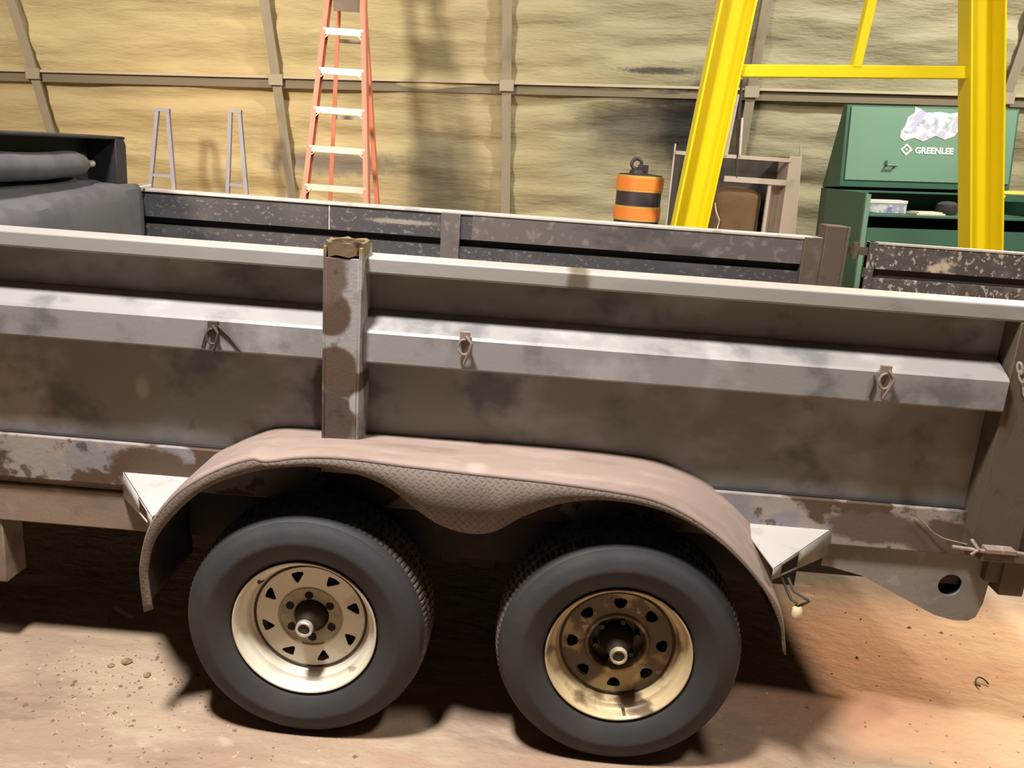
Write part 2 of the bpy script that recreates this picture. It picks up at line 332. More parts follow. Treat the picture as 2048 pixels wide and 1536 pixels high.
# centre stake post: square tube with an open rusty pocket on top
g = G()
x0, x1, y0, y1, z0, z1 = -.447, -.341, .165, .30, .76, 1.413
for a in ((x0, x0+.008, y0, y1), (x1-.008, x1, y0, y1), (x0+.008, x1-.008, y0, y0+.008), (x0+.008, x1-.008, y1-.008, y1)):
    g.box(*a, z0, z1 if a[0] != x0+.008 or a[2] != y0 else z1-.03)
g.box(x0+.008, x1-.008, y0+.008, y1-.008, 1.36, 1.366)
post = obj('stake_post', g, M_post, T, bevel=.002); tag(post, 'rust blotched square stake post with open top')
M_pocket = material('tan rusty lip', (.15, .10, .05), [('n', (.045, .026, .012), 18, .5, .62, X1, 5, 3, .9)], rough=.85, bump=.002, bscale=60)
g = G()
ring = [(x0-.003, y0-.004), (x1+.003, y0-.004), (x1+.003, y1+.004), (x0-.003, y1+.004)]
cyl = []
for k in range(20):
    a = 2*math.pi*k/20; ca, sa = math.cos(a), math.sin(a); q = (abs(ca)**4+abs(sa)**4)**-.25
    cyl.append(((x0+x1)/2+.055*ca*q, (y0+y1)/2+.07*sa*q))
for z in (1.388, 1.416, 1.425): g.v += [(x, y, z + .004*math.sin(i*2.3)) for i, (x, y) in enumerate(cyl)]
g.v += [((x0+x1)/2+(x-(x0+x1)/2)*.78, (y0+y1)/2+(y-(y0+y1)/2)*.78, z) for z in (1.423, 1.375) for x, y in cyl]
g.f = [(j*20+k, j*20+(k+1)%20, (j+1)*20+(k+1)%20, (j+1)*20+k) for j in range(4) for k in range(20)]
tag(obj('stake_pocket', g, M_pocket, post), 'crumbling tan rusty lip')
# rear corner post (wide, folded) and its parts
g = G().box(1.462, 1.60, .215, .31, .655, 1.338); g.box(1.60, 1.745, .235, .31, .655, 1.338); g.box(1.462, 1.468, .31, .335, .655, 1.338)
cp = obj('corner_post', g, M_corner, T, bevel=.005); tag(cp, 'brown rusty rear corner post')
g = G()
for k in range(5):                                  # short hanging safety chain
    c = Vector((1.475+.010*k, .20-.002*k, 1.215-.022*k)); pts = []
    ax = Vector((1,0,0)) if k % 2 else Vector((.3,-1,0)).normalized()
    for q in range(11):
        a = 2*math.pi*q/10; pts.append(c + ax*.009*math.cos(a) + Vector((.25,0,-1)).normalized()*.017*math.sin(a))
    g.tube(pts, .0035, 6, False)
tag(obj('chain', g, M_steel, cp), 'short steel chain')
g = G().tube([(1.40, .20, .672), (1.50, .195, .668), (1.57, .195, .672), (1.78, .195, .655)], .0065, 8)
g.box(1.49, 1.575, .18, .215, .668, .682); g.tube([(1.45, .2, .70), (1.47, .19, .675), (1.452, .19, .655)], .006, 6)
tag(obj('latch_rod', g, M_rod, cp, bevel=.002), 'worn tailgate latch rod')
obj('cable', G().tube([(1.30, .262, .742), (1.335, .262, .715), (1.37, .26, .685), (1.40, .255, .672), (1.46, .235, .668)], .002, 6), M_rod, T)
# tie hooks on the hat rail
for hx, hz in ((-.765, 1.135), (-.052, 1.160), (1.113, 1.155)):
    g = G().box(hx-.014, hx+.014, .186, .199, hz+.012, hz+.04)
    pts = [Vector((hx+.016*math.cos(a), .183, hz-.002+.022*math.sin(a))) for a in [2*math.pi*k/14 for k in range(15)]]
    g.tube(pts, .004, 6, False)
    g.tube([(hx+.003, .18, hz+.03), (hx+.02, .172, hz+.012), (hx+.012, .176, hz-.02), (hx+.002, .182, hz-.05)], .004, 6)
    tag(obj('tie_hook', g, M_wire if hx < -.5 else M_rod, T), 'small wire tie hook on the hat rail')
g = G().tube([(-.755, .193, 1.165), (-.72, .193, 1.135), (-.685, .193, 1.092)], .0035, 6); g.tube([(-.775, .193, 1.165), (-.79, .193, 1.13), (-.80, .193, 1.095)], .0025, 6)
obj('wire', g, M_wire, T)
obj('wire', G().tube([(1.085, .193, 1.165), (1.088, .192, 1.14), (1.082, .193, 1.10)], .003, 6), M_wire, T)
# bed floor, front wall, near inner face, far side
obj('bed_floor', G().box(XL, XR, YP, YF+.05, .735, .76), M_inner, T)
g = G().box(XL, 1.50, YF, YF+.01, .76, 1.205); g.box(XL, 1.50, YF, YF+.01, 1.243, 1.37)
far = obj('far_side', g, M_inner, T)
obj('groove', G().box(XL, 1.50, YF+.05, YF+.06, 1.195, 1.25), M_groove, far)
g = G().box(XL, 1.5, YF+.008, YF+.06, 1.243, 1.25); g.box(XL, 1.5, YF+.008, YF+.06, 1.197, 1.205)
obj('groove_lip', g, M_groove, far)
tag(obj('far_side_sheet', G().box(-.235, 1.455, YF-.004, YF+.002, 1.244, 1.368), M_inner2, far), 'brownish worn stretch of the far side')
obj('far_top_rail', G().box(XL-.05, 1.55, YF-.01, YF+.09, 1.368, 1.384), M_edge, T, bevel=.004)
for px, w, mt in ((-.345, .098, M_inner2),):
    obj('far_stake_post', G().box(px-w/2, px+w/2, YF-.014, YF+.08, .76, 1.374), mt, T, bevel=.004)
obj('far_seam', G().box(-.98, -.974, YF-.003, YF+.002, 1.244, 1.37), M_edge, far)
g = G().box(1.455, 1.56, YF-.016, YF+.08, .62, 1.382); g.box(1.55, 1.665, YF-.03, YF+.10, .62, 1.448); g.box(1.655, 1.668, YF-.04, YF-.02, .62, 1.448)
tag(obj('far_corner_post', g, M_corner, T, bevel=.005), 'brown far rear corner post')
# open tailgate leaf beyond the far rear post
g = G().box(1.79, 2.95, YF+.01, YF+.05, .72, 1.20); g.box(1.79, 2.95, YF+.01, YF+.05, 1.245, 1.372); g.box(1.79, 2.95, YF+.045, YF+.06, 1.19, 1.25); g.box(1.79, 1.83, YF, YF+.06, .72, 1.38)
tl = obj('tailgate_leaf', g, M_gate, T, bevel=.003); tag(tl, 'swung open tailgate leaf splattered with pale paint')
obj('groove', G().box(1.83, 2.95, YF+.038, YF+.044, 1.202, 1.243), M_groove, tl)
for zz in (.85, 1.08, 1.33):
    g = G().tube([(1.728, YF+.02, zz-.04), (1.728, YF+.02, zz+.04)], .018, 10); g.box(1.66, 1.80, YF+.015, YF+.03, zz-.02, zz+.02); obj('hinge', g, M_corner, tl)
obj('leaf_edge', G().box(1.79, 2.95, YF+.005, YF+.055, 1.370, 1.380), M_edge, tl)
g = G().box(-2.85, -2.12, .34, 2.26, .36, .98); obj('unseen_pump_box', g, M_corner, T, bevel=.01)  # out of view, added with the tongue to shade the floor under the bed
obj('unseen_tongue', G().bar((-2.1, .5, .5), (-4.0, 1.28, .5), .08, .14).bar((-2.1, 2.1, .5), (-4.0, 1.32, .5), .08, .14), M_dark, T)
obj('jack', G().tube([(-3.6, 1.3, 0), (-3.6, 1.3, .95)], .04, 12), M_dark, T)
# front wall with tarp housing
obj('front_wall', G().box(XL-.02, XL, YP, YF, .74, 1.24), M_inner, T)
g = G().box(-2.16, -2.13, .30, 2.2, 1.36, 1.635); g.box(-2.16, -1.985, .30, 2.2, 1.622, 1.637); g.prism_x([(2.10, 1.37), (2.205, 1.37), (2.205, 1.6), (2.17, 1.637), (2.10, 1.637)], -2.16, -1.985)
g.box(-2.16, -2.13, .3, 2.2, 1.2, 1.365)
hood = obj('tarp_housing', g, M_hood, T, bevel=.006); tag(hood, 'black steel tarp housing over the front wall')
g = G(); pts = []; rs = []
for k in range(34):
    t = k/33; y = .28 + 1.62*t; e = min(1, (1-t)*14); r = .058*(.45+.55*math.sin(e*math.pi/2)) + .003*noise.noise(Vector((y*9, 0, 2)))
    pts.append((-2.035+.006*noise.noise(Vector((y*3, 1, 0))), y, 1.50 + .01*noise.noise(Vector((y*2.5, 5, 0))))); rs.append(r)
g.tube(pts, rs, 18)
tag(obj('tarp_roll', g, M_tarp, T, angle=80), 'rolled charcoal tarp')
obj('roll_pin', G().tube([(-2.03, 1.90, 1.505), (-2.03, 1.955, 1.507)], .016, 10), M_steel, T)
g = G(); NU, NV = 40, 22                            # tarp spilling from the roll over the front wall
for j in range(NV+1):
    t = j/NV
    for i in range(NU+1):
        s = i/NU; y = .34 + 1.90*s
        lip = 1.405 - .155*(1-s)**1.3; xr = -1.94 + .01*(1-s)
        if t < .4:
            u = t/.4; x = -2.10 + (xr+2.10)*u; z = 1.425 + (lip-1.425)*u + .012*noise.noise(Vector((y*4, u*2, 0))) + .02*math.exp(-((y-1.83)/.07)**2)*(1-u)
            if s > .9: z -= (s-.9)*.25*(1-u)
        else:
            u = (t-.4)/.6; x = xr + .012*math.sin(min(u*8, 1.57)) + .015*noise.noise(Vector((y*2.2, u, 3)))*min(1, u*3); z = lip - .008 - (lip-.79)*u
        g.v.append((x, y, z))
g.f = [(j*(NU+1)+i, j*(NU+1)+i+1, (j+1)*(NU+1)+i+1, (j+1)*(NU+1)+i) for j in range(NV) for i in range(NU)]
tag(obj('tarp_sheet', g, M_tarp, T, solid=.004, angle=32), 'charcoal tarp sheet hanging inside the front wall')
obj('tarp_hem', G().tube([(-1.947, 2.238, 1.36), (-1.938, 2.243, 1.1), (-1.938, 2.243, .8)], .006, 6), M_steel, T)
obj('tarp_bow', G().tube([(-1.99, 2.0, 1.385), (-1.965, 2.15, 1.384), (-1.945, 2.26, 1.392), (-1.93, 2.33, 1.40)], .007, 8), M_edge, T)
# tandem fender
outer = [(-.893, .386), (-.899, .46), (-.897, .54), (-.866, .645), (-.792, .745), (-.69, .82), (-.586, .866), (-.546, .862), (-.449, .882), (-.33, .889), (-.184, .882), (.025, .874), (.212, .868), (.371, .858), (.476, .845), (.56, .818), (.65, .768), (.735, .700), (.831, .597), (.870, .530), (.895, .425)]
back_edge = [(-.893, .40), (-.897, .54), (-.872, .64), (-.812, .732), (-.757, .768), (-.702, .798), (-.625, .832), (-.548, .841), (-.471, .841), (-.166, .842), (.092, .844), (.324, .842), (.498, .832), (.591, .811), (.677, .778), (.751, .733), (.81, .684), (.859, .63), (.893, .55), (.905, .43)]
cut = [(-.868, .386), (-.874, .45), (-.875, .515), (-.840, .622), (-.720, .755), (-.583, .822), (-.449, .850), (-.329, .847), (-.222, .815), (-.139, .756), (-.070, .714), (.011, .697), (.077, .710), (.154, .762), (.256, .808), (.372, .825), (.505, .810), (.616, .766), (.718, .695), (.810, .600), (.868, .50), (.886, .425)]
OC = catmull([(x, 0, z) for x, z in outer], 6); CC = catmull([(x, 0, z) for x, z in cut], 6)
def resample(P, n):
    L_ = [0]
    for a, b in zip(P, P[1:]): L_.append(L_[-1] + (b-a).length)
    out = []; j = 0
    for k in range(n+1):
        t = L_[-1]*k/n
        while j < len(P)-2 and L_[j+1] < t: j += 1
        f = (t-L_[j])/max(L_[j+1]-L_[j], 1e-9); out.append(P[j].lerp(P[j+1], f))
    return out
NF = 120; OC = resample(OC, NF); CC = resample(CC, NF); BK = resample(catmull([(x, 0, z) for x, z in back_edge], 6), NF)
g = G(); rows = []
for yy, fb, dz in ((YP, 1, 0), (.25, .85, 0), (.2, .68, .001), (.15, .5, .002), (.1, .32, .003), (.05, .14, .003), (.01, .03, .002), (-.015, 0, 0), (-.025, 0, -.004), (-.030, 0, -.012)):
    rows.append([Vector((o_.x*(1-fb)+b_.x*fb, yy, o_.z*(1-fb)+b_.z*fb+dz)) for o_, b_ in zip(OC, BK)])
lip = rows[-1]
for r_ in rows: g.v += r_
n_ = NF+1; g.f = [(j*n_+i, j*n_+i+1, (j+1)*n_+i+1, (j+1)*n_+i) for j in range(len(rows)-1) for i in range(NF)]
fd = obj('fender', g, M_ftop, T, solid=.005, angle=50); fd.data.materials.append(M_dark); fd.modifiers['solid'].material_offset = 1; fd.modifiers['solid'].use_rim = True; tag(fd, 'dusty brown tread plate tandem fender')
g = G().strip(lip, [Vector((p.x, -.031, p.z)) for p in CC])
tag(obj('skirt', g, M_fender, fd, solid=.005), 'tread plate skirt dipping between the wheels')
# step brackets, one at each end of the fender: folded triangular boxes with a lamp slot
def step(sx, xo, xi, xf):
    g = G(); zt = .662
    a = (xo, .285, zt); b = (xi, .285, zt); c = (xf, -.02, zt)
    lo = [(xo, .285, .575), (xi, .285, .575), (xf, -.02, .630)]
    g.add([a, b, c, (a[0], a[1], zt-.004), (b[0], b[1], zt-.004), (c[0], c[1], zt-.004)], [(0,1,2), (5,4,3), (0,3,4,1), (1,4,5,2), (2,5,3,0)])
    d = Vector(c)-Vector(a)                       # outer folded face from a to c, with a slot left open near c
    def P(t, s): # t along, s down 0..1
        top = Vector(a).lerp(Vector(c), t); bot = Vector(lo[0]).lerp(Vector(lo[2]), t); return top.lerp(bot, s)
    ts = [0, .55, .62, .74, .84, .9, 1]
    V = []; F = []
    for (t0, t1, s0, s1) in ((0, .6, 0, 1), (.6, .88, 0, .16), (.6, .88, .9, 1), (.88, 1, 0, 1)):
        k = len(V); V += [P(t0, s0), P(t1, s0), P(t1, s1), P(t0, s1)]; F.append((k, k+1, k+2, k+3))
    g2 = G().add(V, F)
    o = obj('step_bracket', g, M_step, T); tag(o, 'bare metal triangular step bracket at the fender end')
    obj('folded_face', g2, M_step if sx < 0 else M_tail, o, solid=.004)  # rear face takes a darker grey: its shade put into the colour
    q = G(); V = [P(.6, .14), P(.88, .14), P(.88, .92), P(.6, .92)]; off = Vector((-sx*.012, .03, 0))
    obj('lamp_slot', q.add([v+off for v in V], [(0,1,2,3)]), M_hole, o)
step(-1, -1.098, -.80, -.866); step(1, 1.083, .80, .83)
# plug and loose wires at the rear step
g = G().tube([(.885, .02, .62), (.90, .0, .59), (.935, -.01, .575), (.945, 0, .565), (.925, .01, .542)], .004, 6)
g.tube([(.87, .03, .615), (.90, .01, .56), (.915, .0, .555), (.915, .01, .54)], .004, 6)
pw = obj('lamp_wire', g, M_wire, T)
g = G().lathe([(0, .0), (.012, 0), (.014, .006), (.014, .026), (.010, .032), (.006, .033), (.006, .02), (0, .02)], 14, 'Z'); g.move((.92, .005, .512))
tag(obj('lamp_plug', g, M_plug, pw), 'pale loose lamp plug')
# tail plate with the round lamp hole
poly = [(1.07, .612), (1.50, .612), (1.585, .60), (1.578, .455), (1.566, .405), (1.545, .390), (1.50, .388), (1.44, .400), (1.20, .512), (1.10, .533), (1.07, .535)]
cu = bpy.data.curves.new('tail', 'CURVE'); cu.dimensions = '2D'; cu.fill_mode = 'BOTH'; cu.extrude = .004
def spline(pts):
    s = cu.splines.new('POLY'); s.points.add(len(pts)-1); s.use_cyclic_u = True
    for p, q in zip(s.points, pts): p.co = (q[0], q[1], 0, 1)
spline(poly); spline([(1.468+.036*math.cos(2*math.pi*k/24), .505+.036*math.sin(2*math.pi*k/24)) for k in range(24)])
def curve_mesh(cu, name):
    o = bpy.data.objects.new('tmp', cu); COL.objects.link(o); dg = bpy.context.evaluated_depsgraph_get()
    me = bpy.data.meshes.new_from_object(o.evaluated_get(dg)); me.name = name; bpy.data.objects.remove(o); return me
me = curve_mesh(cu, 'tail_plate'); me.transform(Matrix.Translation((0, .295, 0)) @ Matrix.Rotation(math.pi/2, 4, 'X'))
tp = link('tail_plate', me, M_tail, T); tag(tp, 'grey tapered tail plate with a round lamp hole')
obj('lamp_cup', G().lathe([(.038, .300), (.038, .36), (0, .36)], 24).move((1.468, 0, .505)), M_hole, tp)
g = G().box(1.592, 1.665, .25, .36, .505, .66); g.box(1.55, 1.62, .26, .33, .54, .66); g.box(1.50, 1.75, .22, .34, .625, .66)
obj('rear_bracket', g, M_corner, T, bevel=.004)
# front leg, chassis, axles, equaliser
g = G().box(-1.64, -1.505, .295, .40, .235, .46); obj('front_leg', g, M_beam, T, bevel=.004)
g = G().box(-2.0, 1.7, .52, .60, .42, .72); g.box(-2.0, 1.7, 1.95, 2.03, .42, .72)
for xx in (-1.6, -.9, 0, .9, 1.6): g.box(xx-.04, xx+.04, .34, 2.26, .62, .735)
g.box(-2.0, 1.7, 2.27, 2.32, .50, .735)
obj('chassis', g, M_dark, T)
g = G().prism([(-.05, .70), (.11, .70), (.075, .50), (.065, .375), (-.005, .375), (-.015, .50)], .40, .46); g.tube([(.03, .385, .42), (.03, .47, .42)], .022, 12)
g.prism([(-.12, .50), (.0, .50), (0, .37), (-.11, .37)], .43, .5)
g.box(-.80, .80, .455, .52, .46, .485)
obj('suspension', g, M_dark, T)
for cx in (-.447, .447): obj('axle', G().tube([(cx, .12, .346), (cx, 2.45, .346)], .038, 14), M_dark, T)
# wheels
R0 = .353
def tyre_mesh():
    prof = [(.198, .03), (.206, .012), (.213, .0), (.228, -.012), (.25, -.0225), (.268, -.0275), (.276, -.0295), (.282, -.0275), (.298, -.0245), (.316, -.0155), (.328, -.005), (.3305, -.004), (.336, .005), (.342, .016)]
    g = G().lathe(prof, 120)
    back = [(.340, .196), (.33, .208), (.30, .225), (.25, .232), (.21, .215), (.198, .19)]
    g.lathe(back, 120); return g
def tread_mesh():
    n = 360
    prof = [(.332, .001), (.341, .016), (.3475, .03), (.350, .05), (.344, .053), (.344, .061), (.352, .064), (.353, .10), (.346, .103), (.346, .111), (.353, .114), (.352, .15), (.344, .153), (.344, .161), (.350, .164), (.3475, .183), (.340, .197), (.330, .209)]
    def mod(i, k, r, h):
        sh = (k//2 + (1 if i > 8 else 0)) % 2
        if i in (0, 1, 2, 3, 14, 15, 16, 17) and k % 3 == 0: r -= .0035
        elif i in (6, 7, 10, 11) and ((k+2*(i > 8)) % 4) == 0: r -= .004
        return r, h
    return G().lathe(prof, n, mod=mod)
def flatten(g, cz): g.v = [(x, y, max(z, .003-cz)) for x, y, z in g.v]; return g
def disc_mesh(name, rot, tri):
    cu = bpy.data.curves.new(name, 'CURVE'); cu.dimensions = '2D'; cu.fill_mode = 'BOTH'; cu.extrude = .002
    def sp(pts):
        s = cu.splines.new('POLY'); s.points.add(len(pts)-1); s.use_cyclic_u = True
        for p, q in zip(s.points, pts): p.co = (q[0], q[1], 0, 1)
    sp([(.166*math.cos(2*math.pi*k/72), .166*math.sin(2*math.pi*k/72)) for k in range(72)])
    sp([(.094*math.cos(2*math.pi*k/48), .094*math.sin(2*math.pi*k/48)) for k in range(48)])
    for k in range(8):
        a = rot + 2*math.pi*k/8
        if tri: P = [(.145, a-.14), (.147, a-.03), (.145, a+.10), (.138, a+.115), (.117, a+.085), (.112, a+.04), (.117, a-.01), (.138, a-.145)]
        else:   P = [(.142, a-.12), (.145, a), (.142, a+.12), (.132, a+.15), (.117, a+.10), (.111, a), (.117, a-.10), (.132, a-.15)]
        sp([(r*math.cos(b), r*math.sin(b)) for r, b in P])
    me = curve_mesh(cu, name); me.transform(Matrix.Rotation(math.pi/2, 4, 'X'))
    for v in me.vertices:
        r = math.hypot(v.co.x, v.co.z); v.co.y += .066
    return me
def build_wheel(cx, mr, md, mh, rot, tri, lab):
    ex = .346
    # rim: rolled flange, bead seat and barrel
    g = G().lathe([(.200, .012), (.2045, .004), (.2075, .001), (.2080, -.003), (.2065, -.0055), (.203, -.005), (.1985, .003), (.195, .016), (.193, .026), (.188, .031), (.180, .034), (.176, .042), (.175, .056), (.171, .062), (.165, .066), (.164, .09), (.166, .17), (.19, .19), (.205, .20)], 96)
    rim = obj('wheel', g, mr, T); rim.location = (cx, 0, ex); tag(rim, lab)
    o = obj('tyre', flatten(tyre_mesh(), ex), M_tyre, rim)
    o = obj('tread', flatten(tread_mesh(), ex), M_tread, rim, angle=25)
    me = disc_mesh('wheel_disc', rot, tri); o = link('wheel_disc', me, md, rim)
    obj('crease_ring', G().lathe([(.1665, .065), (.1655, .0615), (.161, .0605), (.1595, .064)], 72), M_hub, rim)
    if tri:
        g = G().lathe([(.099, .073), (.0965, .064), (.092, .062), (.088, .066), (.062, .068), (.052, .072), (.047, .09)], 48)
        obj('hub_face', g, mh, rim)
        for k in range(6):
            a = rot+.3+2*math.pi*k/6; c = (.068*math.cos(a), .068*math.sin(a))
            obj('lug_hole', G().tube([(c[0], .067, c[1]), (c[0], .0655, c[1])], .0125, 10), M_hole, rim)
    else:
        g = G().lathe([(.099, .073), (.0965, .062), (.092, .058), (.084, .060), (.080, .068), (.079, .09)], 48)
        obj('hub_face', g, mh, rim)
        for k in range(6):
            a = rot+.3+2*math.pi*k/6; c = (.062*math.cos(a), .062*math.sin(a)); obj('lug_stud', G().tube([(c[0], .10, c[1]), (c[0], .075, c[1])], .008, 8), M_hub, rim)
    obj('dark_backing_drum', G().lathe([(0, .105), (.155, .105), (.158, .12)], 40), M_hole, rim)  # black backing disc: the dark behind the holes is put into its colour
    obj('hub', G().lathe([(.10, .10), (.052, .10), (.050, .085), (.040, .060), (.030, .030), (.025, .006)], 40), M_hub, rim)
    obj('spindle_cap', G().lathe([(.025, .008), (.0245, -.006), (.022, -.009), (.017, -.008), (.0165, -.002)], 32), M_steel if tri else M_hubl, rim)
    obj('spindle_end', G().lathe([(.0165, -.0025), (.006, -.004), (0, -.004)], 24), M_hub, rim)
    if not tri: obj('valve_stem', G().tube([(.03, .03, -.178), (.03, .0, -.172)], .005, 8), M_wire, rim)
    else: obj('valve_stem', G().tube([(-.135, .05, .115), (-.14, .03, .117)], .006, 8), M_wire, rim)
    return rim
wl = build_wheel(-.447, M_cream, M_cream, M_hubl, .30, True, 'front wheel with clean cream spoked rim')
wr = build_wheel(.447, M_goldrim, M_gold, M_gold, .02, False, 'rear wheel with dirty gold spoked rim')
for w in (wl, wr):
    c = copy_tree(w); c.location = (w.location.x, 2.60, .346); c.rotation_euler = (0, 0, math.pi); c['label'] = 'wheel on the far side in shadow'
g = G(); A = [Vector((p.x, 2.32, p.z-.02)) for p in OC]; B = [Vector((p.x, 2.62, p.z)) for p in OC]; g.strip(A, B)
obj('far_fender', g, M_fender, T, solid=.005)

# ---------------------------------------------------------------- step ladder
M_fibre = material('orange fibreglass', (.62, .20, .125), [('n', (.52, .16, .10), 3, .5, .7, (1,1,.4), 4, 3, .6)], rough=.5)
M_rack0 = material('dull brace', (.34, .28, .22), rough=.6)
M_alu = material('aluminium tread', (.68, .62, .55), [('n', (.55, .49, .42), 8, .5, .7, X1, 4, 3, .6)], rough=.4, metal=.3)
LAD = thing('step_ladder', 'tall orange step ladder with pale aluminium treads against the foam wall', 'ladder', (-1.60, 5.3, 0))
def lx(z, s): return s*(.368 - .0935*(z)) if z < 3.4 else s*.05
def ly(z): return -.30 + .16*z - .26                # front frame leans back
for s in (-1, 1):
    g = G(); a = (s*.362, ly(0)+.0, 0); b = (s*.126, ly(3.2), 3.2)
    ax = Vector((a[0], a[1], 0)); bx = Vector((b[0], b[1], 3.2))
    g.bar(ax, bx, .012, .085, (0,1,0)); off = Vector((-s*.016, -.04, 0)); g.bar(ax+off, bx+off, .036, .010, (0,1,0)); off = Vector((-s*.016, .04, 0)); g.bar(ax+off, bx+off, .036, .010, (0,1,0))
    obj('front_rail', g, M_fibre, LAD)
    g = G(); ax = Vector((s*.30, .45, 0)); bx = Vector((s*.085, .04, 3.2)); g.bar(ax, bx, .012, .06, (0,1,0)); off = Vector((-s*.014, -.026, 0)); g.bar(ax+off, bx+off, .03, .008, (0,1,0))
    obj('rear_rail', g, M_fibre, LAD)
for k in range(10):
    z = .115+.305*k
    if z < .2 or z > 3.1: continue
    hw = .362 - .07375*z - .012; y = ly(z)
    g = G().box(-hw, hw, y-.045, y+.045, z-.008, z+.004); g.box(-hw, hw, y-.047, y-.040, z-.046, z+.004); g.box(-hw, hw, y+.04, y+.045, z-.03, z)
    tr = obj('tread', g, M_alu, LAD)
    for s in (-1, 1): obj('tread_brace', G().bar((s*hw, y-.046, z-.085), (s*(hw-.06), y-.046, z-.03), .006, .014, (0,1,0)), M_alu, tr)
for k in range(5):
    z = .06+.61*k; hw = .30-.067*z; obj('rear_brace', G().box(-hw, hw, .45-.128*z-.01, .45-.128*z+.01, z-.015, z+.015), M_rack0, LAD)
obj('warning_plate', G().box(-.105, .105, ly(2.93)-.01, ly(2.93)+.0, 2.70, 2.93), material('brown plate', (.16, .12, .09), rough=.6), LAD)
obj('top_cap', G().box(-.17, .17, -.16, .08, 3.2, 3.25), M_fibre, LAD, bevel=.01)

# ---------------------------------------------------------------- blue tubular stands
M_blue = material('faded blue paint', (.33, .33, .42), [('n', (.44, .40, .36), 7, .5, .65, (1,1,.4), 4, 3, .7)], rough=.55)
def stand(loc, top, hw_t, hw_b, rung, label):
    t = thing('trestle_stand', label, 'stand', loc, 0, 'blue stands by the wall')
    x0, zt = top; zb = 0
    for s in (-1, 1): obj('leg', G().bar((x0+s*hw_t, 0, zt), (hw_b[0]+s*hw_b[1], .0 , zb), .034, .034, (0,1,0)), M_blue, t)
    obj('crosspiece', G().box(x0-hw_t-.02, x0+hw_t+.02, -.02, .02, zt-.012, zt+.014), M_blue, t)
    f = rung/zt; c = x0*f+hw_b[0]*(1-f); w = hw_t*f+hw_b[1]*(1-f)
    obj('rung', G().box(c-w, c+w, -.012, .012, rung-.013, rung+.013), M_blue, t)
    for s in (-1, 1): obj('foot', G().bar((hw_b[0]+s*hw_b[1], -.25, .02), (hw_b[0]+s*hw_b[1], .25, .02), .04, .04), M_blue, t)
stand((-3.53, 6.0, 0), (.032, 1.856), .048, (-.05, .225), 1.262, 'blue tubular stand nearest the tarp housing, wider pair of legs')
stand((-2.81, 6.0, 0), (-.007, 1.89), .042, (.015, .165), 1.225, 'narrower blue tubular stand nearest the orange ladder')

# ---------------------------------------------------------------- traffic barrel on a crate
M_black = material('black plastic', (.045, .035, .045), rough=.5); M_orange = material('orange reflective band', (.88, .26, .05), rough=.4)
M_lime = material('yellowed band edge', (.62, .38, .08), rough=.5)
CR = thing('crate', 'slatted wooden crate behind the trailer under the striped barrel', 'crate', (.80, 5.9, 0))
M_wood = material('crate wood', (.30, .20, .11), [('n', (.2, .13, .07), 5, .5, .7, (1,1,6), 5, 3, .7)], rough=.8)
for k in range(4):
    z = .03+.15*k
    for yy in (-.32, .30): obj('slat', G().box(-.32, .32, yy, yy+.02, z, z+.12), M_wood, CR)
    for xx in (-.34, .32): obj('slat', G().box(xx, xx+.02, -.30, .30, z, z+.12), M_wood, CR)
obj('lid', G().box(-.34, .34, -.34, .34, .60, .63), M_wood, CR)
BR = thing('traffic_barrel', 'black traffic barrel with two orange bands left of the leaning yellow leg', 'barrel', (.955, 5.85, .63))
br = lambda r, z0, z1, n=40: G().lathe([(r-.01, z0), (r, z0+.006), (r, z1-.006), (r-.01, z1)], n, 'Z')
g = G().lathe([(0, 0), (.29, 0), (.29, .06), (.215, .07), (.213, .30), (.205, .31), (.203, .94), (.19, .955), (.07, .965), (0, .965)], 40, 'Z')
obj('drum', g, M_black, BR)
for z0, z1 in ((.545, .68), (.80, .945)):
    o = obj('band', br(.211, z0, z1), M_lime, BR); tag(o, 'orange reflective band'); obj('band_face', br(.2135, z0+.016, z1-.016), M_orange, o)
g = G().lathe([(.075, .955), (.07, .99), (.05, 1.0), (0, 1.0)], 20, 'Z'); g.move((-.03, 0, 0))
g.tube([Vector((-.045+.045*math.cos(a), 0, 1.045+.045*math.sin(a))) for a in [2*math.pi*k/16 for k in range(17)]], .016, 8, False)
g.box(-.03, .06, -.03, .03, .955, 1.04)
obj('handle', g, M_black, BR)

# ---------------------------------------------------------------- yellow gantry
M_yel = material('yellow gantry paint', (.90, .745, .008), [('n', (.86, .69, .01), 4, .5, .7, (1,1,.3), 4, 3, .5)], rough=.42)
GA = thing('gantry', 'bright yellow steel gantry frame of leaning beams behind the trailer', 'gantry', (1.64, 3.0, 0), TILT)
def ibeam(name, a, b, d, w, tw=.010, tf=.012):      # a channel, open to the front
    a = Vector(a); b = Vector(b); t = (b-a).normalized(); x = Vector((0,1,0)).cross(t).normalized(); g = G()
    def slab(cx, cy, hx, hy):
        vs = [p + x*(cx+i*hx) + Vector((0, cy+j*hy, 0)) for p in (a, b) for i, j in ((-1,-1),(1,-1),(1,1),(-1,1))]
        g.add(vs, [(0,1,2,3),(7,6,5,4),(0,4,5,1),(1,5,6,2),(2,6,7,3),(3,7,4,0)])
    slab(0, w/2-tw/2, d/2-tf, tw/2); slab(-d/2+tf/2, 0, tf/2, w/2); slab(d/2-tf/2, 0, tf/2, w/2)
    return obj(name, g, M_yel, GA, bevel=.002)
c0 = GA.location
def GP(x, z):                                       # hall coordinates at the gantry's plane to the gantry's own
    v = Matrix.Rotation(-TILT, 4, 'Y') @ Vector((x-c0.x, 0, z)); return (v.x, 0, v.z)
def ext(p, q, z):
    f = (z-p[1])/(q[1]-p[1]); return (p[0]+(q[0]-p[0])*f, z)
